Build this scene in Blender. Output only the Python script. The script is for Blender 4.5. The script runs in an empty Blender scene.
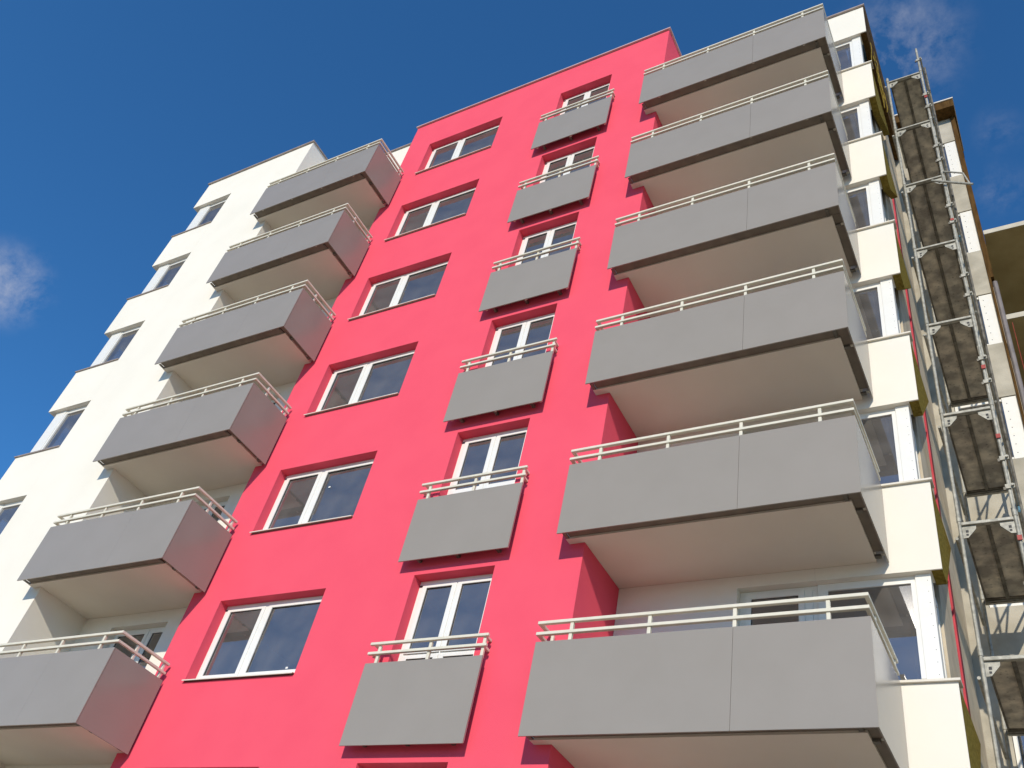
import bpy, bmesh, math, random
from mathutils import Matrix, Vector
random.seed(7)
sc = bpy.context.scene
COL = sc.collection
H = 2.8            # storey height
G = 7.3            # height of the reference level above the ground
STOREYS = list(range(-1, 6))

# ------------------------------------------------------------------ materials
def new_mat(name):
    m = bpy.data.materials.new(name); m.use_nodes = True
    nt = m.node_tree; b = nt.nodes['Principled BSDF']
    return m, nt, b

def noise_mat(name, c1, c2, scale=3.0, rough=0.8, metallic=0.0, bump=0.0, bscale=60.0, detail=6.0, spec=0.3, lo=0.35, hi=0.65, stretch=None):
    m, nt, b = new_mat(name)
    tc = nt.nodes.new('ShaderNodeTexCoord')
    src = tc.outputs['Object']
    if stretch:
        mp = nt.nodes.new('ShaderNodeMapping'); mp.inputs['Scale'].default_value = stretch
        nt.links.new(src, mp.inputs['Vector']); src = mp.outputs['Vector']
    n = nt.nodes.new('ShaderNodeTexNoise'); n.inputs['Scale'].default_value = scale; n.inputs['Detail'].default_value = detail
    nt.links.new(src, n.inputs['Vector'])
    r = nt.nodes.new('ShaderNodeValToRGB')
    r.color_ramp.elements[0].position = lo; r.color_ramp.elements[1].position = hi
    r.color_ramp.elements[0].color = (*c1, 1); r.color_ramp.elements[1].color = (*c2, 1)
    nt.links.new(n.outputs['Fac'], r.inputs['Fac'])
    nt.links.new(r.outputs['Color'], b.inputs['Base Color'])
    b.inputs['Roughness'].default_value = rough
    b.inputs['Metallic'].default_value = metallic
    b.inputs['Specular IOR Level'].default_value = spec
    if bump:
        n2 = nt.nodes.new('ShaderNodeTexNoise'); n2.inputs['Scale'].default_value = bscale; n2.inputs['Detail'].default_value = 4
        nt.links.new(tc.outputs['Object'], n2.inputs['Vector'])
        bp = nt.nodes.new('ShaderNodeBump'); bp.inputs['Strength'].default_value = bump; bp.inputs['Distance'].default_value = 0.01
        nt.links.new(n2.outputs['Fac'], bp.inputs['Height'])
        nt.links.new(bp.outputs['Normal'], b.inputs['Normal'])
    return m

M = {}
M['red'] = noise_mat('red_render', (0.805, 0.088, 0.137), (0.83, 0.096, 0.145), 1.3, 0.9, bump=0.5, bscale=120, spec=0.2)
M['white'] = noise_mat('white_render', (0.80, 0.755, 0.645), (0.84, 0.79, 0.68), 0.8, 0.9, bump=0.2, bscale=180, spec=0.2)
M['soffit'] = noise_mat('painted_soffit', (0.73, 0.66, 0.55), (0.76, 0.69, 0.575), 1.5, 0.9, bump=0.15, bscale=90, spec=0.2)
M['panel'] = noise_mat('grey_cement_board', (0.294, 0.261, 0.215), (0.306, 0.272, 0.226), 1.6, 0.24, spec=0.5, bump=0.02, bscale=220)
M['rail'] = noise_mat('cream_powder_coat', (0.66, 0.62, 0.49), (0.72, 0.67, 0.54), 9, 0.45)
M['frame'] = noise_mat('white_upvc', (0.80, 0.78, 0.71), (0.83, 0.81, 0.74), 6, 0.3, spec=0.5)
M['gasket'] = noise_mat('dark_gasket', (0.03, 0.03, 0.03), (0.05, 0.05, 0.05), 6, 0.6)
M['coping'] = noise_mat('brown_flashing', (0.33, 0.27, 0.24), (0.40, 0.34, 0.30), 5, 0.45, metallic=0.2)
M['coping_red'] = noise_mat('rose_flashing', (0.50, 0.36, 0.34), (0.57, 0.42, 0.40), 5, 0.45, metallic=0.1)
M['sill'] = noise_mat('cream_sill_metal', (0.70, 0.64, 0.53), (0.76, 0.70, 0.58), 7, 0.4)
M['concrete'] = noise_mat('raw_concrete', (0.36, 0.33, 0.26), (0.50, 0.46, 0.37), 2.2, 0.9, bump=0.5, bscale=40, detail=9)
M['grey_wall'] = noise_mat('grey_plaster', (0.46, 0.39, 0.28), (0.60, 0.51, 0.37), 2.4, 0.92, bump=0.3, bscale=60, detail=8)
M['wool'] = noise_mat('ochre_mineral_wool', (0.17, 0.12, 0.022), (0.29, 0.21, 0.045), 18, 0.98, bump=0.9, bscale=70, detail=8, spec=0.05)
M['brown'] = noise_mat('brown_formwork_board', (0.065, 0.034, 0.010), (0.115, 0.062, 0.019), 5, 0.9, bump=0.4, bscale=40, spec=0.1, stretch=(3, 3, 0.5))
M['redstrip'] = noise_mat('red_sealing_strip', (0.42, 0.035, 0.05), (0.55, 0.06, 0.08), 2.5, 0.7)
M['steel'] = noise_mat('galvanised_steel', (0.27, 0.26, 0.215), (0.45, 0.43, 0.36), 14, 0.55, metallic=0.2, bump=0.1, bscale=60)
M['darksteel'] = noise_mat('dirty_steel', (0.10, 0.09, 0.07), (0.22, 0.20, 0.16), 9, 0.6, metallic=0.3)
M['pipe'] = noise_mat('grey_pipe', (0.17, 0.15, 0.145), (0.24, 0.21, 0.20), 4, 0.5)
M['gap_shade'] = noise_mat('brown_gap_shade', (0.17, 0.14, 0.105), (0.21, 0.175, 0.13), 5, 0.7)  # dark brown painted in for the shade of the balcony gap
M['redpaint'] = noise_mat('red_coupler_paint', (0.32, 0.04, 0.03), (0.42, 0.07, 0.055), 9, 0.5)
M['bluepaint'] = noise_mat('teal_tube_paint', (0.10, 0.22, 0.28), (0.14, 0.28, 0.34), 9, 0.5)
M['slab'] = noise_mat('slab_concrete', (0.33, 0.26, 0.12), (0.43, 0.35, 0.18), 1.6, 0.92, bump=0.5, bscale=30, detail=9)
M['slab_edge_lit'] = noise_mat('sunlit_slab_edge', (0.50, 0.46, 0.37), (0.60, 0.56, 0.46), 3, 0.9, bump=0.3, bscale=40)  # lighter copy of the slab concrete, sunlight on the front put into the colour
M['room'] = noise_mat('room_plaster', (0.50, 0.47, 0.43), (0.58, 0.55, 0.50), 1.2, 0.95, spec=0.1)
M['ground'] = noise_mat('sandy_soil', (0.33, 0.275, 0.19), (0.46, 0.385, 0.28), 0.35, 0.95, bump=0.6, bscale=6, detail=10)
M['paving'] = noise_mat('concrete_paving', (0.32, 0.30, 0.26), (0.42, 0.39, 0.34), 1.3, 0.9, bump=0.3, bscale=20)

# speckled deck boards: dark ply with pale splashes of mortar
def deck_mat():
    m, nt, b = new_mat('scaffold_deck')
    tc = nt.nodes.new('ShaderNodeTexCoord')
    n1 = nt.nodes.new('ShaderNodeTexNoise'); n1.inputs['Scale'].default_value = 4.5; n1.inputs['Detail'].default_value = 8
    n2 = nt.nodes.new('ShaderNodeTexVoronoi'); n2.inputs['Scale'].default_value = 15.0; n2.inputs['Randomness'].default_value = 0.35
    for n in (n1, n2): nt.links.new(tc.outputs['Object'], n.inputs['Vector'])
    r1 = nt.nodes.new('ShaderNodeValToRGB')
    r1.color_ramp.elements[0].position = 0.38; r1.color_ramp.elements[0].color = (0.26, 0.245, 0.22, 1)
    r1.color_ramp.elements[1].position = 0.66; r1.color_ramp.elements[1].color = (0.60, 0.56, 0.48, 1)
    r2 = nt.nodes.new('ShaderNodeValToRGB')
    r2.color_ramp.elements[0].position = 0.20; r2.color_ramp.elements[0].color = (0.30, 0.29, 0.27, 1)
    r2.color_ramp.elements[1].position = 0.36; r2.color_ramp.elements[1].color = (1.25, 1.2, 1.1, 1)
    mx = nt.nodes.new('ShaderNodeMix'); mx.data_type = 'RGBA'; mx.blend_type = 'MULTIPLY'; mx.inputs['Factor'].default_value = 0.7
    nt.links.new(n1.outputs['Fac'], r1.inputs['Fac']); nt.links.new(n2.outputs['Distance'], r2.inputs['Fac'])
    nt.links.new(r1.outputs['Color'], mx.inputs['A']); nt.links.new(r2.outputs['Color'], mx.inputs['B'])
    nt.links.new(mx.outputs['Result'], b.inputs['Base Color'])
    b.inputs['Roughness'].default_value = 0.9
    return m
M['deck'] = deck_mat()

def glass_mat():
    m = bpy.data.materials.new('window_glass'); m.use_nodes = True
    nt = m.node_tree; nt.nodes.clear()
    out = nt.nodes.new('ShaderNodeOutputMaterial')
    mix = nt.nodes.new('ShaderNodeMixShader')
    tr = nt.nodes.new('ShaderNodeBsdfTransparent'); tr.inputs['Color'].default_value = (0.66, 0.68, 0.68, 1)
    gl = nt.nodes.new('ShaderNodeBsdfGlossy'); gl.inputs['Roughness'].default_value = 0.012; gl.inputs['Color'].default_value = (0.92, 0.93, 0.95, 1)
    fr = nt.nodes.new('ShaderNodeFresnel'); fr.inputs['IOR'].default_value = 2.9
    tc = nt.nodes.new('ShaderNodeTexCoord')
    n = nt.nodes.new('ShaderNodeTexNoise'); n.inputs['Scale'].default_value = 1.6; n.inputs['Detail'].default_value = 1
    bp = nt.nodes.new('ShaderNodeBump'); bp.inputs['Strength'].default_value = 0.05; bp.inputs['Distance'].default_value = 0.02
    nt.links.new(tc.outputs['Object'], n.inputs['Vector']); nt.links.new(n.outputs['Fac'], bp.inputs['Height'])
    nt.links.new(bp.outputs['Normal'], gl.inputs['Normal'])
    nt.links.new(fr.outputs['Fac'], mix.inputs['Fac'])
    nt.links.new(tr.outputs['BSDF'], mix.inputs[1]); nt.links.new(gl.outputs['BSDF'], mix.inputs[2])
    # thin film of building dust
    df = nt.nodes.new('ShaderNodeBsdfDiffuse'); df.inputs['Color'].default_value = (0.42, 0.39, 0.36, 1)
    n3 = nt.nodes.new('ShaderNodeTexNoise'); n3.inputs['Scale'].default_value = 2.5; n3.inputs['Detail'].default_value = 6
    m3 = nt.nodes.new('ShaderNodeMapRange'); m3.inputs['From Min'].default_value = 0.3; m3.inputs['From Max'].default_value = 0.7
    m3.inputs['To Min'].default_value = 0.11; m3.inputs['To Max'].default_value = 0.23
    nt.links.new(tc.outputs['Object'], n3.inputs['Vector']); nt.links.new(n3.outputs['Fac'], m3.inputs['Value'])
    mix2 = nt.nodes.new('ShaderNodeMixShader')
    nt.links.new(m3.outputs['Result'], mix2.inputs['Fac']); nt.links.new(mix.outputs['Shader'], mix2.inputs[1]); nt.links.new(df.outputs['BSDF'], mix2.inputs[2])
    nt.links.new(mix2.outputs['Shader'], out.inputs['Surface'])
    return m
M['glass'] = glass_mat()

# ------------------------------------------------------------------ mesh helpers
class MB:
    """Collects shapes into one mesh."""
    def __init__(self): self.v = []; self.f = []; self.mi = []; self.mats = []
    def slot(self, m):
        if m not in self.mats: self.mats.append(m)
        return self.mats.index(m)
    def poly(self, pts, m):
        n = len(self.v); self.v += [tuple(p) for p in pts]
        self.f.append(tuple(range(n, n + len(pts)))); self.mi.append(self.slot(m))
    def box(self, x0, x1, y0, y1, z0, z1, m):
        a, b = sorted((x0, x1)); c, d = sorted((y0, y1)); e, g = sorted((z0, z1))
        p = [(a, c, e), (b, c, e), (b, d, e), (a, d, e), (a, c, g), (b, c, g), (b, d, g), (a, d, g)]
        for q in ((3, 2, 1, 0), (4, 5, 6, 7), (0, 1, 5, 4), (1, 2, 6, 5), (2, 3, 7, 6), (3, 0, 4, 7)):
            self.poly([p[i] for i in q], m)
        return self
    def prism(self, pts, h0, h1, m, axis='z'):
        """Extrudes a 2-D outline (counter-clockwise) along an axis."""
        def P(p, h):
            return (p[0], p[1], h) if axis == 'z' else ((h, p[0], p[1]) if axis == 'x' else (p[0], h, p[1]))
        n = len(pts)
        self.poly([P(p, h0) for p in reversed(pts)], m); self.poly([P(p, h1) for p in pts], m)
        for i in range(n):
            j = (i + 1) % n
            self.poly([P(pts[i], h0), P(pts[j], h0), P(pts[j], h1), P(pts[i], h1)], m)
        return self
    def tube(self, a, b, r, m, seg=10):
        a = Vector(a); b = Vector(b); d = (b - a).normalized()
        u = d.orthogonal().normalized(); w = d.cross(u)
        ra = [a + r * (math.cos(t) * u + math.sin(t) * w) for t in [2 * math.pi * i / seg for i in range(seg)]]
        rb = [p + (b - a) for p in ra]
        for i in range(seg):
            j = (i + 1) % seg
            self.poly([ra[i], ra[j], rb[j], rb[i]], m)
        self.poly(list(reversed(ra)), m); self.poly(rb, m)
        return self
    def build(self, name, parent=None, loc=(0, 0, 0), weld=True, bevel=0.0, smooth=False, recalc=True):
        me = bpy.data.meshes.new(name); me.from_pydata(self.v, [], self.f)
        for m in self.mats: me.materials.append(m)
        for p, i in zip(me.polygons, self.mi): p.material_index = i
        bm = bmesh.new(); bm.from_mesh(me)
        if weld: bmesh.ops.remove_doubles(bm, verts=bm.verts, dist=0.0002)
        if recalc: bmesh.ops.recalc_face_normals(bm, faces=bm.faces)
        bm.to_mesh(me); bm.free()
        if smooth:
            for p in me.polygons: p.use_smooth = True
        o = bpy.data.objects.new(name, me); COL.objects.link(o)
        o.location = loc
        if parent: o.parent = parent
        if bevel:
            md = o.modifiers.new('edge', 'BEVEL'); md.width = bevel; md.segments = 2; md.limit_method = 'ANGLE'
        return o

def empty(name, loc, label, cat, group=None):
    o = bpy.data.objects.new(name, None); COL.objects.link(o); o.location = loc
    o['label'] = label; o['category'] = cat
    if group: o['group'] = group
    return o

def copy_tree(o, parent, loc=None):
    c = o.copy(); COL.objects.link(c); c.parent = parent
    if loc is not None: c.location = loc
    for ch in list(o.children): copy_tree(ch, c)
    return c

def wall(mb, x0, x1, z0, z1, y, holes, m, depth=0.3, thick=0.3):
    """Front-facing wall sheet with rectangular holes and reveals of the given depth; holes are (xa, xb, za, zb)."""
    xs = sorted({x0, x1, *[h[0] for h in holes], *[h[1] for h in holes]})
    zs = sorted({z0, z1, *[h[2] for h in holes], *[h[3] for h in holes]})
    xs = [x for x in xs if x0 <= x <= x1]; zs = [z for z in zs if z0 <= z <= z1]
    for a, b in zip(xs, xs[1:]):
        for c, d in zip(zs, zs[1:]):
            cx, cz = (a + b) / 2, (c + d) / 2
            if any(h[0] < cx < h[1] and h[2] < cz < h[3] for h in holes): continue
            mb.poly([(a, y, c), (b, y, c), (b, y, d), (a, y, d)], m)
    for xa, xb, za, zb in holes:
        za2, zb2 = max(za, z0), min(zb, z1); Y = y + depth
        if xa > x0: mb.poly([(xa, y, za2), (xa, Y, za2), (xa, Y, zb2), (xa, y, zb2)], m)
        if xb < x1: mb.poly([(xb, y, za2), (xb, y, zb2), (xb, Y, zb2), (xb, Y, za2)], m)
        if zb < z1: mb.poly([(xa, y, zb), (xa, Y, zb), (xb, Y, zb), (xb, y, zb)], m)
        if za > z0: mb.poly([(xa, y, za), (xb, y, za), (xb, Y, za), (xa, Y, za)], m)

def Z(z): return G + z

# ------------------------------------------------------------------ the apartment building
bld = empty('apartment_building', (0, 0, 0), 'tall stepped apartment building with red middle, white ends and rows of grey balconies', 'building')

RX = 7.465                        # red section: x 0 .. RX, front y = 0
LX0, LX1, LY = -7.476, -3.241, -0.771   # white section on the left
LB = 0.38                         # back wall of the recess beside it
SX, SY = 11.729, 1.177            # white section on the right
TOP = Z(16.36)
WIN = (0.76, 3.03, -0.34, 1.121)  # red windows
FRE = (4.70, 6.09, -1.12, 1.158)  # tall windows behind the little balconies

mb = MB()
holes = []
for k in STOREYS:
    for w in (WIN, FRE): holes.append((w[0], w[1], Z(w[2] + k * H), Z(w[3] + k * H)))
wall(mb, 0, RX, 0, TOP, 0, holes, M['red'], depth=0.27)
mb.poly([(0, 0, 0), (0, 0, TOP), (0, 11, TOP), (0, 11, 0)], M['red'])
mb.poly([(RX, 0, 0), (RX, 11, 0), (RX, 11, TOP), (RX, 0, TOP)], M['red'])
o = mb.build('wall', bld); o['label'] = 'bright red rendered wall'

# left white section: solid pier, then bands round the corner windows
LWB = -5.891; LS, LH = -0.307, 1.141
mb = MB()
pts = [(LWB, LY), (LX1, LY), (LX1, 11), (LX1 - 0.3, 11), (LX1 - 0.3, LY + 0.35), (LWB, LY + 0.35)]
mb.prism(pts, 0, TOP, M['white'])
mb.build('wall', bld)['label'] = 'white rendered pier beside the balconies'
mb = MB()
cuts = [Z(LS + k * H) for k in range(-1, 6)]
heads = [Z(LH + k * H) for k in range(-1, 6)]
spans = [(0, cuts[0])] + [(heads[i], cuts[i + 1]) for i in range(6)] + [(heads[6], TOP)]
for i, (a, b) in enumerate(spans):
    m_ = MB()
    m_.prism([(LX0, LY), (LWB - 0.002, LY), (LWB - 0.002, LY + 0.35), (LX0 + 0.35, LY + 0.35), (LX0 + 0.35, 11), (LX0, 11)], a, b, M['white'])
    o = m_.build('spandrel_band', bld)
    if b < TOP:
        f = MB()
        f.box(LX0 - 0.035, LWB - 0.003, LY - 0.035, LY + 0.12, b + 0.002, b + 0.028, M['coping'])
        f.box(LX0 - 0.035, LX0 + 0.12, LY + 0.12, 4.0, b + 0.002, b + 0.028, M['coping'])
        f.build('sill', o)
# side wall of the left section far from the corner
m_ = MB(); m_.box(LX0 + 0.02, LX0 + 0.33, 2.2, 11, Z(-2.5), TOP - 0.5, M['white']); m_.build('side_wall', bld)

# back wall of the left recess, with balcony doors
mb = MB()
LD = (-2.36, -0.86, -1.2, 1.10)
holes = [(LD[0], LD[1], Z(LD[2] + k * H), Z(LD[3] + k * H)) for k in STOREYS]
wall(mb, LX1, -0.003, 0, TOP, LB, holes, M['white'], depth=0.25)
mb.build('recess_wall', bld)
# right section wall with the wide opening (door + corner window)
RD0, RD1 = 9.20, 10.22
SB, ST = 1.17, -0.295             # opening head, sill
mb = MB(); holes = []
for k in STOREYS:
    holes.append((RD0, RD1, Z(-1.2 + k * H), Z(SB + k * H)))
wall(mb, RX + 0.003, RD1, 0, TOP, SY, holes, M['white'], depth=0.22)
mb.build('recess_wall', bld)
cuts = [Z(ST + k * H) for k in range(-1, 6)]; heads = [Z(SB + k * H) for k in range(-1, 6)]
spans = [(0, cuts[0])] + [(heads[i], cuts[i + 1]) for i in range(6)] + [(heads[6], TOP)]
for i, (a, b) in enumerate(spans):
    m_ = MB(); m_.prism([(RD1 + 0.002, SY), (SX, SY), (SX, SY + 0.022), (11.60, SY + 0.022), (11.60, SY + 0.30), (RD1 + 0.002, SY + 0.30)], a, b, M['white'])
    o = m_.build('spandrel_band', bld)
    if b < TOP:
        f = MB(); f.box(10.6, SX + 0.03, SY - 0.04, SY + 0.16, b + 0.002, b + 0.03, M['sill']); f.build('sill', o)
    # raw insulation on the unfinished end face
    w_ = MB()
    if b >= TOP:
        w_.box(11.603, SX - 0.004, SY + 0.025, 4.70, a + 0.004, b - 0.01, M['brown'])
    else:
        y1 = 3.0 if i == 6 else 2.7
        y0 = SY + 0.45 if i == 6 else SY + 0.36
        w_.prism([(SY + 0.025, a + 0.004), (y0, a + 0.004), (y1, b - 0.02), (SY + 0.025, b - 0.02)], 11.603, SX - 0.004, M['wool'], axis='x')
    q = w_.build('insulation', o); q['label'] = 'raw brown insulation on the open end' if b >= TOP else 'raw ochre mineral wool on the open end'

# end wall set back behind the corner windows
m_ = MB(); m_.box(11.20, 11.575, 1.98, 3.13, 0, TOP - 0.1, M['grey_wall'])
m_.box(11.30, 11.60, 3.37, 4.745, 0, TOP - 1.2, M['grey_wall'])
m_.build('end_wall', bld)['label'] = 'bare grey end wall beside the scaffold'
m_ = MB(); m_.box(11.36, 11.602, 3.14, 3.36, 0, Z(12.3), M['redstrip'])
m_.build('sealing_strip', bld)['label'] = 'red strip running up the bare end wall'

# torn mesh straps hanging at the top corner
m_ = MB()
for i in range(7):
    x = SX + 0.01 + random.uniform(0, 0.05); y = SY + 0.25 + 0.16 * i; z = Z(15.1) - random.uniform(0, 0.35)
    p = (x, y, z)
    for j in range(5):
        q = (p[0] + random.uniform(-0.02, 0.035), p[1] + random.uniform(-0.08, 0.12), p[2] - random.uniform(0.18, 0.4))
        m_.tube(p, q, 0.009, M['wool'], 5); p = q
m_.build('torn_mesh', bld)['label'] = 'torn yellow mesh hanging at the top corner'

# roof copings
def coping(pts_boxes, mat):
    f = MB()
    for b in pts_boxes: f.box(*b, mat)
    return f.build('coping', bld)
coping([(-0.04, RX + 0.04, -0.05, 0.3, TOP + 0.002, TOP + 0.045), (RX - 0.2, RX + 0.04, 0.3, 10, TOP + 0.002, TOP + 0.045)], M['coping_red'])
coping([(LX0 - 0.04, LX1 + 0.04, LY - 0.05, LY + 0.3, TOP + 0.002, TOP + 0.045), (LX1 - 0.26, LX1 + 0.04, LY + 0.3, LB - 0.06, TOP + 0.002, TOP + 0.045)], M['coping'])
coping([(LX1 - 0.26, -0.01, LB - 0.05, LB + 0.3, TOP + 0.002, TOP + 0.045)], M['coping'])
coping([(RX + 0.05, SX + 0.04, SY - 0.05, SY + 0.3, TOP + 0.002, TOP + 0.045), (SX - 0.26, SX + 0.04, SY + 0.3, 4.4, TOP + 0.002, TOP + 0.045)], M['coping'])

# roof and inner structure: flat roof, floors and rear walls that make the rooms
AREAS = ((LX0 + 0.40, LX1 - 0.31, LY + 0.40), (LX1 + 0.01, -0.01, LB + 0.28), (0.01, RX - 0.01, 0.30), (RX + 0.01, 11.18, SY + 0.34))
for x0, x1, y0 in AREAS:
    m_ = MB(); m_.box(x0, x1, y0, 10.9, TOP - 0.9, TOP - 0.6, M['concrete']); m_.build('flat_roof', bld)
    for k in range(-2, 6):
        m_ = MB(); m_.box(x0, x1, y0, 9, Z(-1.43 + k * H), Z(-1.2 + k * H), M['room']); m_.build('floor_slab', bld)
for x0, x1, y0, y1 in ((LX0 + 0.42, LX1 - 0.32, 4.2, 4.35), (LX1 + 0.02, -0.02, 5.2, 5.35), (0.02, RX - 0.02, 4.6, 4.75), (RX + 0.02, 11.17, 5.4, 5.55),
                       (4.1, 4.25, 0.32, 4.58), (0.02, 0.17, 0.32, 4.58), (RX - 0.17, RX - 0.02, 0.32, 4.58), (RX + 0.02, RX + 0.17, SY + 0.36, 5.38), (LX1 + 0.02, LX1 + 0.17, LB + 0.3, 5.18)):
    m_ = MB(); m_.box(x0, x1, y0, y1, 0.1, TOP - 0.95, M['room']); m_.build('inner_wall', bld)
m_ = MB(); m_.box(LX0, SX - 0.3, 11.01, 11.3, 0, TOP, M['white']); m_.build('rear_wall', bld)

# ---- windows
def window(x0, x1, z0, z1, y, lights, transom=None, of=0.06, sash=0.075, sill=None, head=0.0, top=None):
    top = top or sash
    """White frame; lights are the x ranges of the glazed openings. Heights are relative to the storey."""
    f = MB(); d = 0.07
    xs = [x0]
    for a, b in lights: xs += [a, b]
    xs.append(x1)
    # fixed outer frame
    f.box(x0, x1, y + 0.022, y + d, z1 - of - head, z1, M['frame'])
    f.box(x0, x1, y + 0.022, y + d, z0, z0 + of, M['frame'])
    f.box(x0, x0 + of, y + 0.022, y + d, z0 + of, z1 - of, M['frame'])
    f.box(x1 - of, x1, y + 0.022, y + d, z0 + of, z1 - of, M['frame'])
    zs = [(z0 + of - 0.012, z1 - of - head + 0.012)]
    if transom: zs = [(z0 + of - 0.012, transom - 0.02), (transom + 0.02, z1 - of - head + 0.012)]
    if transom: f.box(x0 + of, x1 - of, y + 0.024, y + d, transom - 0.018, transom + 0.018, M['frame'])
    panes = []
    for i, (a, b) in enumerate(lights):
        xa = a - sash; xb = b + sash
        for (c, e) in zs:
            f.box(xa, a, y, y + d - 0.004, c, e, M['frame']); f.box(b, xb, y, y + d - 0.004, c, e, M['frame'])
            f.box(a, b, y, y + d - 0.004, c, c + sash, M['frame']); f.box(a, b, y, y + d - 0.004, e - top, e, M['frame'])
            g = 0.007   # gasket round the glass
            f.box(a, a + g, y + 0.016, y + 0.03, c + sash, e - top, M['gasket']); f.box(b - g, b, y + 0.016, y + 0.03, c + sash, e - top, M['gasket'])
            f.box(a + g, b - g, y + 0.016, y + 0.03, c + sash, c + sash + g, M['gasket']); f.box(a + g, b - g, y + 0.016, y + 0.03, e - top - g, e - top, M['gasket'])
            panes.append((a, b, c + sash, e - top))
    for (a, b), (a2, b2) in zip(lights, lights[1:]):      # the gap between two sashes
        if a2 - b > 2 * sash + 0.004: f.box(b + sash + 0.001, a2 - sash - 0.001, y + 0.010, y + d - 0.006, z0 + of, z1 - of, M['frame'])
    for u, v in ((x0 + of, lights[0][0] - sash), (lights[-1][1] + sash, x1 - of)):
        if v - u > 0.004: f.box(u + 0.001, v - 0.001, y + 0.012, y + d - 0.006, z0 + of, z1 - of - head, M['frame'])
    root = f.build('window', bld, (0, 0, G), bevel=0.006)
    for a, b, c, e in panes:
        hw, hh = (b - a) / 2, (e - c) / 2
        p = MB(); p.poly([(-hw, 0, -hh), (hw, 0, -hh), (hw, 0, hh), (-hw, 0, hh)], M['glass'])
        p.build('pane', root, ((a + b) / 2, y + 0.028, (c + e) / 2), weld=False, recalc=False)
    if sill:
        xa, xb, ya, yb, za, zb = sill          # slopes from zb at the frame to za at its nose
        s = MB(); s.prism([(ya, za - 0.010), (ya + 0.004, za - 0.010), (ya + 0.004, za + 0.003), (yb, zb - 0.004), (yb, zb), (ya, za + 0.008)], xa, xb, M['sill'], axis='x')
        s.build('sill', root)
    return root

def each_storey(root, ks):
    base = root.location.copy()
    first = True
    for k in ks:
        o = root if first else copy_tree(root, bld)
        o.location = (base.x, base.y, G + k * H); first = False
        for ch in o.children:
            if ch.name.startswith('pane') and ch.location.length > 0:
                ch.rotation_euler = (math.radians(random.uniform(-0.5, 0.5)), 0, math.radians(random.uniform(-0.5, 0.5)))

w = window(0.76, 3.03, -0.27, 1.121, 0.163, [(0.905, 1.61), (1.83, 2.90)], sill=(0.755, 3.035, -0.05, 0.168, -0.322, -0.272), head=0.035, top=0.045)
each_storey(w, STOREYS)
for o, x, z in ((w, 2.72, 0.0), ([q for q in bld.children if q.name.startswith('window') and abs(q.location.z - (G + H)) < 0.01][0], 1.98, 0.62), ([q for q in bld.children if q.name.startswith('window') and abs(q.location.z - G) < 0.01][0], 2.62, -0.12)):
    m_ = MB(); m_.box(x, x + 0.045, 0.182, 0.1835, z, z + 0.03, M['frame']); m_.build('sticker', o)
w = window(4.70, 6.09, -1.11, 1.158, 0.17, [(4.85, 5.30), (5.47, 5.955)], transom=-0.05, head=0.035, top=0.045)
each_storey(w, STOREYS)
w = window(LD[0], LD[1], -1.19, 1.10, LB + 0.12, [(-2.22, -1.50), (-1.31, -0.99)])
each_storey(w, STOREYS)
w = window(RD0, RD1 - 0.004, -1.19, SB, SY + 0.10, [(9.36, 9.98)])
each_storey(w, STOREYS)

# corner window of the right section: front light, post, side light
def corner_window_right():
    y = SY + 0.08; z0, z1 = ST + 0.03, SB
    f = MB()
    f.box(RD1 + 0.002, 11.40, y + 0.02, y + 0.08, z1 - 0.10, z1, M['frame']); f.box(RD1 + 0.002, 11.40, y + 0.02, y + 0.08, z0, z0 + 0.07, M['frame'])
    f.box(RD1 + 0.002, RD1 + 0.13, y + 0.02, y + 0.08, z0 + 0.07, z1 - 0.10, M['frame'])
    f.box(11.345, 11.40, y + 0.005, y + 0.08, z0 + 0.07, z1 - 0.10, M['frame'])
    f.box(11.402, 11.58, y - 0.005, y + 0.16, z0 + 0.001, z1 - 0.001, M['frame'])          # post
    for i in range(9):                                                     # fixing holes in the post
        zz = z0 + 0.1 + i * (z1 - z0 - 0.2) / 8
        f.box(11.535, 11.543, y - 0.007, y - 0.004, zz, zz + 0.008, M['gasket'])
    f.box(11.44, 11.54, y + 0.16, 1.96, z0, z0 + 0.08, M['frame']); f.box(11.44, 11.54, y + 0.16, 1.96, z1 - 0.10, z1 - 0.002, M['frame'])
    f.box(11.44, 11.54, 1.88, 1.96, z0 + 0.08, z1 - 0.10, M['frame'])
    root = f.build('corner_window', bld, (0, 0, G), bevel=0.005)
    p = MB(); p.poly([(RD1 + 0.13, y + 0.045, z0 + 0.07), (11.345, y + 0.045, z0 + 0.07), (11.345, y + 0.045, z1 - 0.10), (RD1 + 0.13, y + 0.045, z1 - 0.10)], M['glass']); p.build('pane', root, weld=False, recalc=False)
    p = MB(); p.poly([(11.50, y + 0.16, z0 + 0.08), (11.50, 1.88, z0 + 0.08), (11.50, 1.88, z1 - 0.10), (11.50, y + 0.16, z1 - 0.10)], M['glass']); p.build('pane', root, weld=False, recalc=False)
    return root
each_storey(corner_window_right(), STOREYS)

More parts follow.
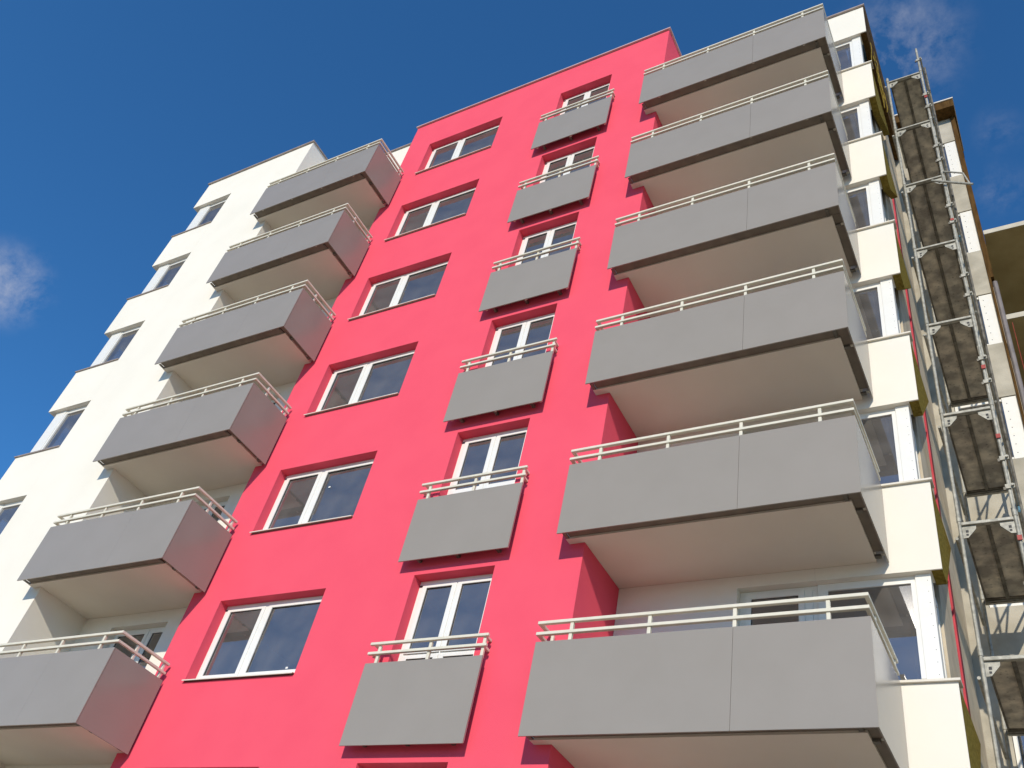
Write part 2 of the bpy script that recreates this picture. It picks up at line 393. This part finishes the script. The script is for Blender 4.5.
def corner_window_left():
    y = LY + 0.10; z0, z1 = LS + 0.03, LH; xp = -7.24
    f = MB()
    f.box(-6.82, LWB - 0.004, y + 0.02, y + 0.08, z1 - 0.11, z1, M['frame']); f.box(-6.82, LWB - 0.004, y + 0.02, y + 0.08, z0, z0 + 0.07, M['frame'])
    f.box(LWB - 0.10, LWB - 0.004, y + 0.02, y + 0.08, z0 + 0.07, z1 - 0.11, M['frame'])
    f.box(-6.875, -6.82, y + 0.008, y + 0.08, z0 + 0.01, z1 - 0.01, M['frame'])
    f.box(xp, -6.877, y - 0.004, y + 0.2, z0 + 0.001, z1 - 0.001, M['frame'])
    f.box(xp + 0.01, xp + 0.09, y + 0.2, 2.15, z0, z0 + 0.08, M['frame']); f.box(xp + 0.01, xp + 0.09, y + 0.2, 2.15, z1 - 0.1, z1 - 0.002, M['frame'])
    root = f.build('corner_window', bld, (0, 0, G), bevel=0.005)
    p = MB(); p.poly([(-6.82, y + 0.045, z0 + 0.07), (LWB - 0.10, y + 0.045, z0 + 0.07), (LWB - 0.10, y + 0.045, z1 - 0.11), (-6.82, y + 0.045, z1 - 0.11)], M['glass']); p.build('pane', root, weld=False, recalc=False)
    p = MB(); p.poly([(xp + 0.05, y + 0.2, z0 + 0.08), (xp + 0.05, 2.15, z0 + 0.08), (xp + 0.05, 2.15, z1 - 0.1), (xp + 0.05, y + 0.2, z1 - 0.1)], M['glass']); p.build('pane', root, weld=False, recalc=False)
    return root
each_storey(corner_window_left(), STOREYS)

# ---- balconies (heights relative to the storey)
SLAB = (-1.452, -1.25)
PZ0, PZ1 = -1.498, -0.311
def rails(mb, pts, z, h=0.042, w=0.05):
    """Flat rail along a polyline of (x, y) with mitred corners, on axis-aligned runs."""
    for (a, b), (c, d) in zip(pts, pts[1:]):
        if abs(b - d) < 1e-6: mb.box(min(a, c) - w / 2, max(a, c) + w / 2, b - w / 2, b + w / 2, z - h / 2, z + h / 2, M['rail'])
        else:
            lo, hi = min(b, d) + w / 2 + 0.0005, max(b, d)
            mb.box(a - w / 2, a + w / 2, lo, hi, z - h / 2 + 0.001, z + h / 2 - 0.001, M['rail'])

def balcony(outline, front, xl, xr, yend, seam, posts, side_posts, stub_y):
    s = MB(); s.prism(outline, SLAB[0], SLAB[1], M['soffit'])
    root = s.build('balcony', bld, (0, 0, G))
    t = 0.018; g = 0.002 if xl > 0 else 0.001
    p = MB()
    p.box(xl, seam - g, front, front + t, PZ0, PZ1, M['panel']); p.box(seam + g, xr, front, front + t, PZ0, PZ1, M['panel'])
    p.build('front_panel', root)
    p = MB(); p.box(xr - t, xr, front + t + 0.006, yend, PZ0, PZ1, M['panel']); p.build('side_panel', root)
    r = MB(); yr = front + 0.03
    xs = xr - 0.03
    for z in (-0.04, -0.19):
        rails(r, [(xl + 0.0, stub_y), (xl + 0.0, yr)], z)
        rails(r, [(xl + 0.0, yr), (xs, yr), (xs, yend)], z)
    for x in posts:
        r.box(x - 0.022, x + 0.022, front + t + 0.004, front + t + 0.05, SLAB[0] + 0.02, -0.062, M['rail'])
    for y in side_posts:
        r.box(xr - t - 0.05, xr - t - 0.004, y - 0.022, y + 0.022, SLAB[0] + 0.02, -0.062, M['rail'])
    r.box(xl + 0.03, xl + 0.07, stub_y - 0.05, stub_y - 0.005, SLAB[0] + 0.02, -0.062, M['rail'])
    r.build('railing', root, bevel=0.006)
    fy = outline[0][1]; sx = max(q[0] for q in outline)
    c = MB(); zc = -1.425                                   # added dark sheet, stands in for the shade between slab and boards
    c.box(xl + 0.09, xr - t - 0.002, front + t + 0.002, fy - 0.002, zc, zc + 0.006, M['gap_shade'])
    c.box(sx + 0.002, xr - t - 0.002, fy + 0.001, yend - 0.16, zc, zc + 0.006, M['gap_shade'])
    c.build('gap_shade', root)
    for x in (xl + 0.06, xr - 0.2):
        b = MB(); b.box(x - 0.025, x + 0.025, front + t + 0.056, fy - 0.004, -1.448, -1.43, M['darksteel']); b.build('bracket', root)
    for y in side_posts:
        b = MB(); b.box(sx + 0.004, xr - t - 0.055, y - 0.03, y + 0.03, -1.46, -1.43, M['darksteel']); b.build('bracket', root)
    return root
br = balcony([(7.235, -0.122), (10.99, -0.122), (10.99, SY - 0.003), (RX + 0.003, SY - 0.003), (RX + 0.003, -0.004), (7.235, -0.004)],
             -0.337, 7.204, 11.14, SY - 0.035, 9.685, [7.65, 8.67, 9.69, 10.71], [0.09, 1.06], -0.01)
each_storey(br, STOREYS)
bl = balcony([(-3.464, -0.902), (0.17, -0.902), (0.17, -0.004), (-0.006, -0.004), (-0.006, LB - 0.003), (LX1 + 0.003, LB - 0.003), (LX1 + 0.003, LY - 0.004), (-3.464, LY - 0.004)],
             -1.118, -3.495, 0.323, -0.05, -1.12, [-3.11, -2.11, -1.12, -0.10], [-0.72, -0.13], LY - 0.01)
each_storey(bl, STOREYS)

def french():
    p = MB(); p.box(4.462, 6.352, -0.171, -0.153, -1.488, -0.338, M['panel'])
    root = p.build('french_balcony', bld, (0, 0, G))
    r = MB()
    for z in (-0.045, -0.19):
        r.box(4.455, 6.375, -0.185, -0.14, z - 0.02, z + 0.02, M['rail'])
        for x in (4.52, 6.31):
            r.box(x - 0.02, x + 0.02, -0.1395, -0.003, z - 0.019, z + 0.019, M['rail'])
    for x in (4.61, 5.46, 6.31): r.box(x - 0.022, x + 0.022, -0.15, -0.11, -1.46, -0.066, M['rail'])
    r.build('railing', root, bevel=0.006)
    for x in (4.75, 5.43, 6.12):
        b = MB(); b.box(x - 0.025, x + 0.025, -0.15, -0.003, -1.44, -1.39, M['darksteel']); b.build('bracket', root)
    return root
each_storey(french(), STOREYS)

# ------------------------------------------------------------------ unfinished building behind the scaffold
unf = empty('unfinished_building', (13.0, 5.0, 0), 'unfinished bare concrete building wing behind the scaffold with open floor slabs', 'building')
U = (-13.0, -5.0, 0)
UY = 4.75; UX0, UX1 = 11.52, 12.985
UT = Z(16.36)
m_ = MB(); holes = [(11.95, 12.975, Z(-0.06 + k * H), Z(1.38 + k * H)) for k in range(-2, 6)]
wall(m_, UX0, UX1, 0, UT, UY, holes, M['concrete'], depth=0.3)
m_.box(UX0, 13.08, UY + 0.9, UY + 1.1, 0, UT, M['grey_wall'])
m_.build('wall', unf, U)['label'] = 'bare concrete wall with strips of windows'
m_ = MB(); m_.box(UX1 + 0.002, 13.085, UY - 0.03, UY + 0.25, Z(10.2), UT, M['brown']); m_.box(UX1 + 0.002, 13.03, UY - 0.03, UY + 0.25, 0, Z(10.2) - 0.002, M['brown'])
m_.build('corner_board', unf, U)['label'] = 'brown board up the open corner'
m_ = MB(); m_.box(11.78, 13.12, 4.42, 6.0, UT + 0.004, UT + 0.30, M['brown']); m_.box(11.76, 13.14, 4.39, 6.0, UT + 0.302, UT + 0.34, M['sill'])
m_.build('roof', unf, U)
def unf_window():
    z0, z1 = -0.05, 1.37; y = UY + 0.02; f = MB()
    f.box(12.735, 12.972, y, y + 0.1, z0, z1, M['frame'])
    f.box(11.96, 12.733, y + 0.02, y + 0.08, z0, z0 + 0.06, M['frame']); f.box(11.96, 12.733, y + 0.02, y + 0.08, z1 - 0.06, z1, M['frame'])
    f.box(11.96, 12.02, y + 0.02, y + 0.08, z0 + 0.06, z1 - 0.06, M['frame'])
    for i in range(7): f.box(12.80, 12.813, y - 0.004, y + 0.001, z0 + 0.12 + i * 0.19, z0 + 0.138 + i * 0.19, M['gasket'])
    root = f.build('window', unf, (-13.0, -5.0, G), bevel=0.004)
    p = MB(); p.poly([(12.02, y + 0.05, z0 + 0.06), (12.733, y + 0.05, z0 + 0.06), (12.733, y + 0.05, z1 - 0.06), (12.02, y + 0.05, z1 - 0.06)], M['glass']); p.build('pane', root, weld=False, recalc=False)
    return root
uw = unf_window(); first = True
for k in range(-2, 6):
    o = uw if first else copy_tree(uw, unf)
    o.location = (-13.0, -5.0, G + k * H); first = False
for i in range(6):
    z = Z(12.0) - i * 2.73
    if z < 0.3: break
    m_ = MB(); m_.box(13.10, 20.5, 4.962, 11.0, z - 0.13, z, M['slab']); m_.box(13.10, 20.5, 4.95, 4.962, z - 0.13, z, M['slab_edge_lit'])  # thin front skin carries the painted sunlight
    m_.build('floor_slab', unf, U)
m_ = MB()
for x in (16.2, 20.2):
    m_.box(x - 0.15, x + 0.15, 7.6, 7.9, 0, Z(11.87), M['slab'])
m_.build('column', unf, U)
m_ = MB(); m_.tube((13.083, 4.84, 0), (13.083, 4.84, Z(10.15)), 0.048, M['pipe'], 12)
m_.build('downpipe', unf, U)
m_ = MB(); m_.tube((13.21, 4.93, 0), (13.21, 4.93, Z(9.0)), 0.005, M['redpaint'], 6)
m_.build('cable', unf, U)['label'] = 'thin red cable beside the downpipe'

# ------------------------------------------------------------------ scaffold
SXL, SXR, SYF, SYB = 11.914, 12.602, 2.24, 4.25
scf = empty('scaffold', (SXL, SYF, 0), 'galvanised steel scaffold tower with plank decks standing in the gap between the buildings', 'scaffold')
S = (-SXL, -SYF, 0)
lifts = [Z(0.54 + 2 * k) for k in range(-3, 8)]
for x, y, top in ((SXL, SYF, Z(14.72)), (SXR, SYF, Z(15.6)), (SXL, SYB, Z(14.6)), (SXR, SYB, Z(15.4))):
    m_ = MB(); m_.tube((x, y, 0.05), (x, y, top), 0.0245, M['steel'], 12)
    m_.box(x - 0.075, x + 0.075, y - 0.075, y + 0.075, 0.0, 0.05, M['steel'])
    for z in lifts:                                   # spigot sleeves
        m_.tube((x, y, z + 0.03), (x, y, z + 0.13), 0.031, M['steel'], 12)
    o = m_.build('standard', scf, S, weld=False, smooth=False)
for z in lifts:
    for y in (SYF, SYB):
        m_ = MB(); m_.box(SXL + 0.026, SXR - 0.026, y - 0.025, y + 0.025, z - 0.045, z + 0.008, M['steel'])
        m_.box(SXL + 0.03, SXR - 0.03, y - 0.033, y - 0.0255, z - 0.045, z - 0.036, M['darksteel'])
        m_.build('transom', scf, S)
    for x, s in ((SXL, 1), (SXR, -1)):               # corner gussets with a hole
        m_ = MB()
        for a in range(1):
            x0 = x + s * 0.026
            pts = [(x0, z - 0.24), (x0 + s * 0.06, z - 0.235), (x0 + s * 0.17, z - 0.105), (x0 + s * 0.175, z - 0.047), (x0, z - 0.047)]
            if s < 0: pts = pts[::-1]
            m_.prism(pts, SYF - 0.006, SYF + 0.006, M['steel'], axis='y')
            m_.box(x0 + s * 0.04, x0 + s * 0.075, SYF - 0.0085, SYF - 0.0065, z - 0.155, z - 0.115, M['gasket'])
            m_.box(x0 + s * 0.04, x0 + s * 0.07, SYF - 0.0085, SYF - 0.0065, z - 0.205, z - 0.175, M['gasket'])
        m_.build('gusset', scf, S, weld=False)
    for x in (SXL + 0.035, SXL + 0.035 + (SXR - SXL) / 2 - 0.038):  # two planks a lift
        w_ = (SXR - SXL) / 2 - 0.039
        m_ = MB(); m_.box(x + 0.02, x + w_ - 0.02, SYF + 0.03, SYB - 0.03, z + 0.012, z + 0.04, M['deck'])
        for xe in (x, x + w_ - 0.026): m_.box(xe, xe + 0.026, SYF + 0.03, SYB - 0.03, z - 0.012, z + 0.05, M['darksteel'])
        for yy in (SYF + 0.03, SYB - 0.08): m_.box(x + 0.019, x + w_ - 0.019, yy, yy + 0.05, z - 0.008, z + 0.0115, M['darksteel'])
        m_.build('deck', scf, S)
    m_ = MB(); m_.box(SXR - 0.036, SXR - 0.012, SYF + 0.04, SYB - 0.04, z + 0.052, z + 0.20, M['darksteel']); m_.build('toe_board', scf, S)
    m_ = MB(); m_.tube((SXL - 0.05, SYF - 0.1, z - 0.30), (SXL - 0.05, SYB + 0.12, z - 0.30), 0.022, M['steel'], 8); m_.build('ledger', scf, S)
    m_ = MB(); m_.tube((SXR + 0.09, SYF + 0.35, z - 0.4), (SXR + 0.09, SYF + 0.35, min(z + 1.75, Z(15.3))), 0.02, M['darksteel'], 8); m_.build('guard_post', scf, S)
    for zz in (z + 0.5, z + 1.0):                     # guard rails along the outer side
        if zz > Z(15.4): continue
        m_ = MB(); m_.tube((SXR + 0.05, SYF - 0.08, zz), (SXR + 0.05, SYB + 0.1, zz), 0.019, M['steel'], 8)
        m_.build('guard_rail', scf, S)
        c_ = MB(); c_.box(SXR - 0.045, SXR + 0.075, SYF - 0.045, SYF - 0.026, zz - 0.035, zz + 0.035, M['steel']); c_.box(SXR - 0.07, SXR - 0.04, SYF - 0.05, SYF - 0.02, zz - 0.06, zz - 0.01, M['darksteel'])
        c_.build('coupler', scf, S)
    m_ = MB(); m_.tube((SXR + 0.06, SYF, z + 0.1), (SXR + 0.06, SYB, z + 1.9), 0.017, M['bluepaint'] if int(z) % 3 == 0 else M['steel'], 8)
    if z < Z(13): m_.build('brace', scf, S)
for x, zz in ((SXR, 13.45), (SXR, 9.1), (SXR, 5.35), (SXR, 3.95), (SXR, 2.2)):
    m_ = MB(); m_.box(x - 0.028, x + 0.03, SYF - 0.045, SYF - 0.03, Z(zz) - 0.04, Z(zz) + 0.035, M['redpaint'])
    m_.build('coupler', scf, S)['label'] = 'red painted coupler'
m_ = MB()
m_.tube((12.40, 2.16, Z(10.37)), (13.06, 2.16, Z(9.92)), 0.022, M['steel'], 8)
m_.tube((12.62, 2.20, Z(10.62)), (12.94, 2.20, Z(10.40)), 0.016, M['steel'], 8); m_.tube((12.94, 2.20, Z(10.40)), (13.02, 2.19, Z(9.95)), 0.016, M['steel'], 8)
m_.build('wall_tie', scf, S)

# ------------------------------------------------------------------ ground
m_ = MB(); m_.poly([(-1500, -1500, -0.004), (1500, -1500, -0.004), (1500, 1500, -0.004), (-1500, 1500, -0.004)], M['ground'])
m_.build('ground')['kind'] = 'structure'
m_ = MB(); m_.box(-12, 12.8, -3.4, -1.2, 0.0, 0.06, M['paving'])
m_.build('path')['kind'] = 'structure'

# ------------------------------------------------------------------ light, sky
EL = math.radians(27.5); AZ_X, AZ_Y = 0.287, -0.958       # towards the sun
sun = bpy.data.lights.new('sun', 'SUN'); sun.energy = 3.15; sun.angle = math.radians(0.55); sun.color = (1.0, 0.915, 0.78)
so = bpy.data.objects.new('sun', sun); COL.objects.link(so)
d = Vector((AZ_X * math.cos(EL), AZ_Y * math.cos(EL), math.sin(EL)))
so.rotation_euler = d.to_track_quat('Z', 'Y').to_euler(); so.location = (10, -30, 40)

wd = bpy.data.worlds.new('World'); sc.world = wd; wd.use_nodes = True
nt = wd.node_tree; nt.nodes.clear()
out = nt.nodes.new('ShaderNodeOutputWorld')
sky = nt.nodes.new('ShaderNodeTexSky'); sky.sky_type = 'NISHITA'; sky.sun_disc = False
sky.sun_elevation = EL; sky.sun_rotation = math.atan2(AZ_X, AZ_Y)
sky.altitude = 300; sky.air_density = 1.0; sky.dust_density = 0.0; sky.ozone_density = 10.0
bg = nt.nodes.new('ShaderNodeBackground'); bg.inputs['Strength'].default_value = 0.145
tc = nt.nodes.new('ShaderNodeTexCoord')
# thin wisps of cloud
nz = nt.nodes.new('ShaderNodeTexNoise'); nz.inputs['Scale'].default_value = 22; nz.inputs['Detail'].default_value = 9; nz.inputs['Roughness'].default_value = 0.66; nz.inputs['Distortion'].default_value = 0.15
mp = nt.nodes.new('ShaderNodeMapping'); mp.inputs['Location'].default_value = (3.1, 1.2, 0.4)
nt.links.new(tc.outputs['Generated'], mp.inputs['Vector']); nt.links.new(mp.outputs['Vector'], nz.inputs['Vector'])
mr = nt.nodes.new('ShaderNodeMapRange'); mr.inputs['From Min'].default_value = 0.43; mr.inputs['From Max'].default_value = 0.72
nt.links.new(nz.outputs['Fac'], mr.inputs['Value'])
total = None
for c, rad, amt in (((-0.0203, 0.4713, 0.8818), 0.078, 0.36), ((-0.795, 0.2285, 0.5600), 0.053, 0.52), ((0.0445, 0.5549, 0.8307), 0.030, 0.13), ((0.0355, 0.5994, 0.7996), 0.034, 0.16),
                    ((-0.25, -0.80, 0.55), 0.30, 0.25), ((-0.62, -0.52, 0.59), 0.22, 0.35)):
    ds = nt.nodes.new('ShaderNodeVectorMath'); ds.operation = 'DISTANCE'; ds.inputs[1].default_value = c
    nt.links.new(tc.outputs['Generated'], ds.inputs[0])
    mk = nt.nodes.new('ShaderNodeMapRange'); mk.interpolation_type = 'SMOOTHSTEP'
    mk.inputs['From Min'].default_value = rad; mk.inputs['From Max'].default_value = rad * 0.15; mk.inputs['To Min'].default_value = 0; mk.inputs['To Max'].default_value = amt
    nt.links.new(ds.outputs['Value'], mk.inputs['Value'])
    if total is None: total = mk.outputs['Result']
    else:
        ad = nt.nodes.new('ShaderNodeMath'); ad.operation = 'ADD'; nt.links.new(total, ad.inputs[0]); nt.links.new(mk.outputs['Result'], ad.inputs[1]); total = ad.outputs['Value']
mu = nt.nodes.new('ShaderNodeMath'); mu.operation = 'MULTIPLY'; nt.links.new(total, mu.inputs[0]); nt.links.new(mr.outputs['Result'], mu.inputs[1])
mx = nt.nodes.new('ShaderNodeMix'); mx.data_type = 'RGBA'
nt.links.new(mu.outputs['Value'], mx.inputs['Factor']); hs = nt.nodes.new('ShaderNodeHueSaturation'); hs.inputs['Saturation'].default_value = 1.06; hs.inputs['Hue'].default_value = 0.494; nt.links.new(sky.outputs['Color'], hs.inputs['Color']); nt.links.new(hs.outputs['Color'], mx.inputs['A']); mx.inputs['B'].default_value = (3.7, 3.7, 4.0, 1)
nt.links.new(mx.outputs['Result'], bg.inputs['Color']); nt.links.new(bg.outputs['Background'], out.inputs['Surface'])

# ------------------------------------------------------------------ camera
R = ((0.8671952064190124, 0.46021860304213663, 0.19018756893611893), (0.1960906675503088, -0.6666670741051339, 0.7190990629974249), (0.45773455633539506, -0.5863052530193161, -0.6683750640309637))
cam = bpy.data.cameras.new('camera'); cam.sensor_width = 36; cam.lens = 925.066 / 1024 * 36; cam.clip_end = 5000; cam.clip_start = 0.1
co = bpy.data.objects.new('camera', cam); COL.objects.link(co)
mw = Matrix(R).transposed().to_4x4(); mw.translation = (12.774, -9.248, G - 5.683)
co.matrix_world = mw
sc.camera = co

sc.view_settings.view_transform = 'Standard'; sc.view_settings.look = 'None'; sc.view_settings.gamma = 1; sc.view_settings.use_curve_mapping = False
sc.view_settings.exposure = 0.25
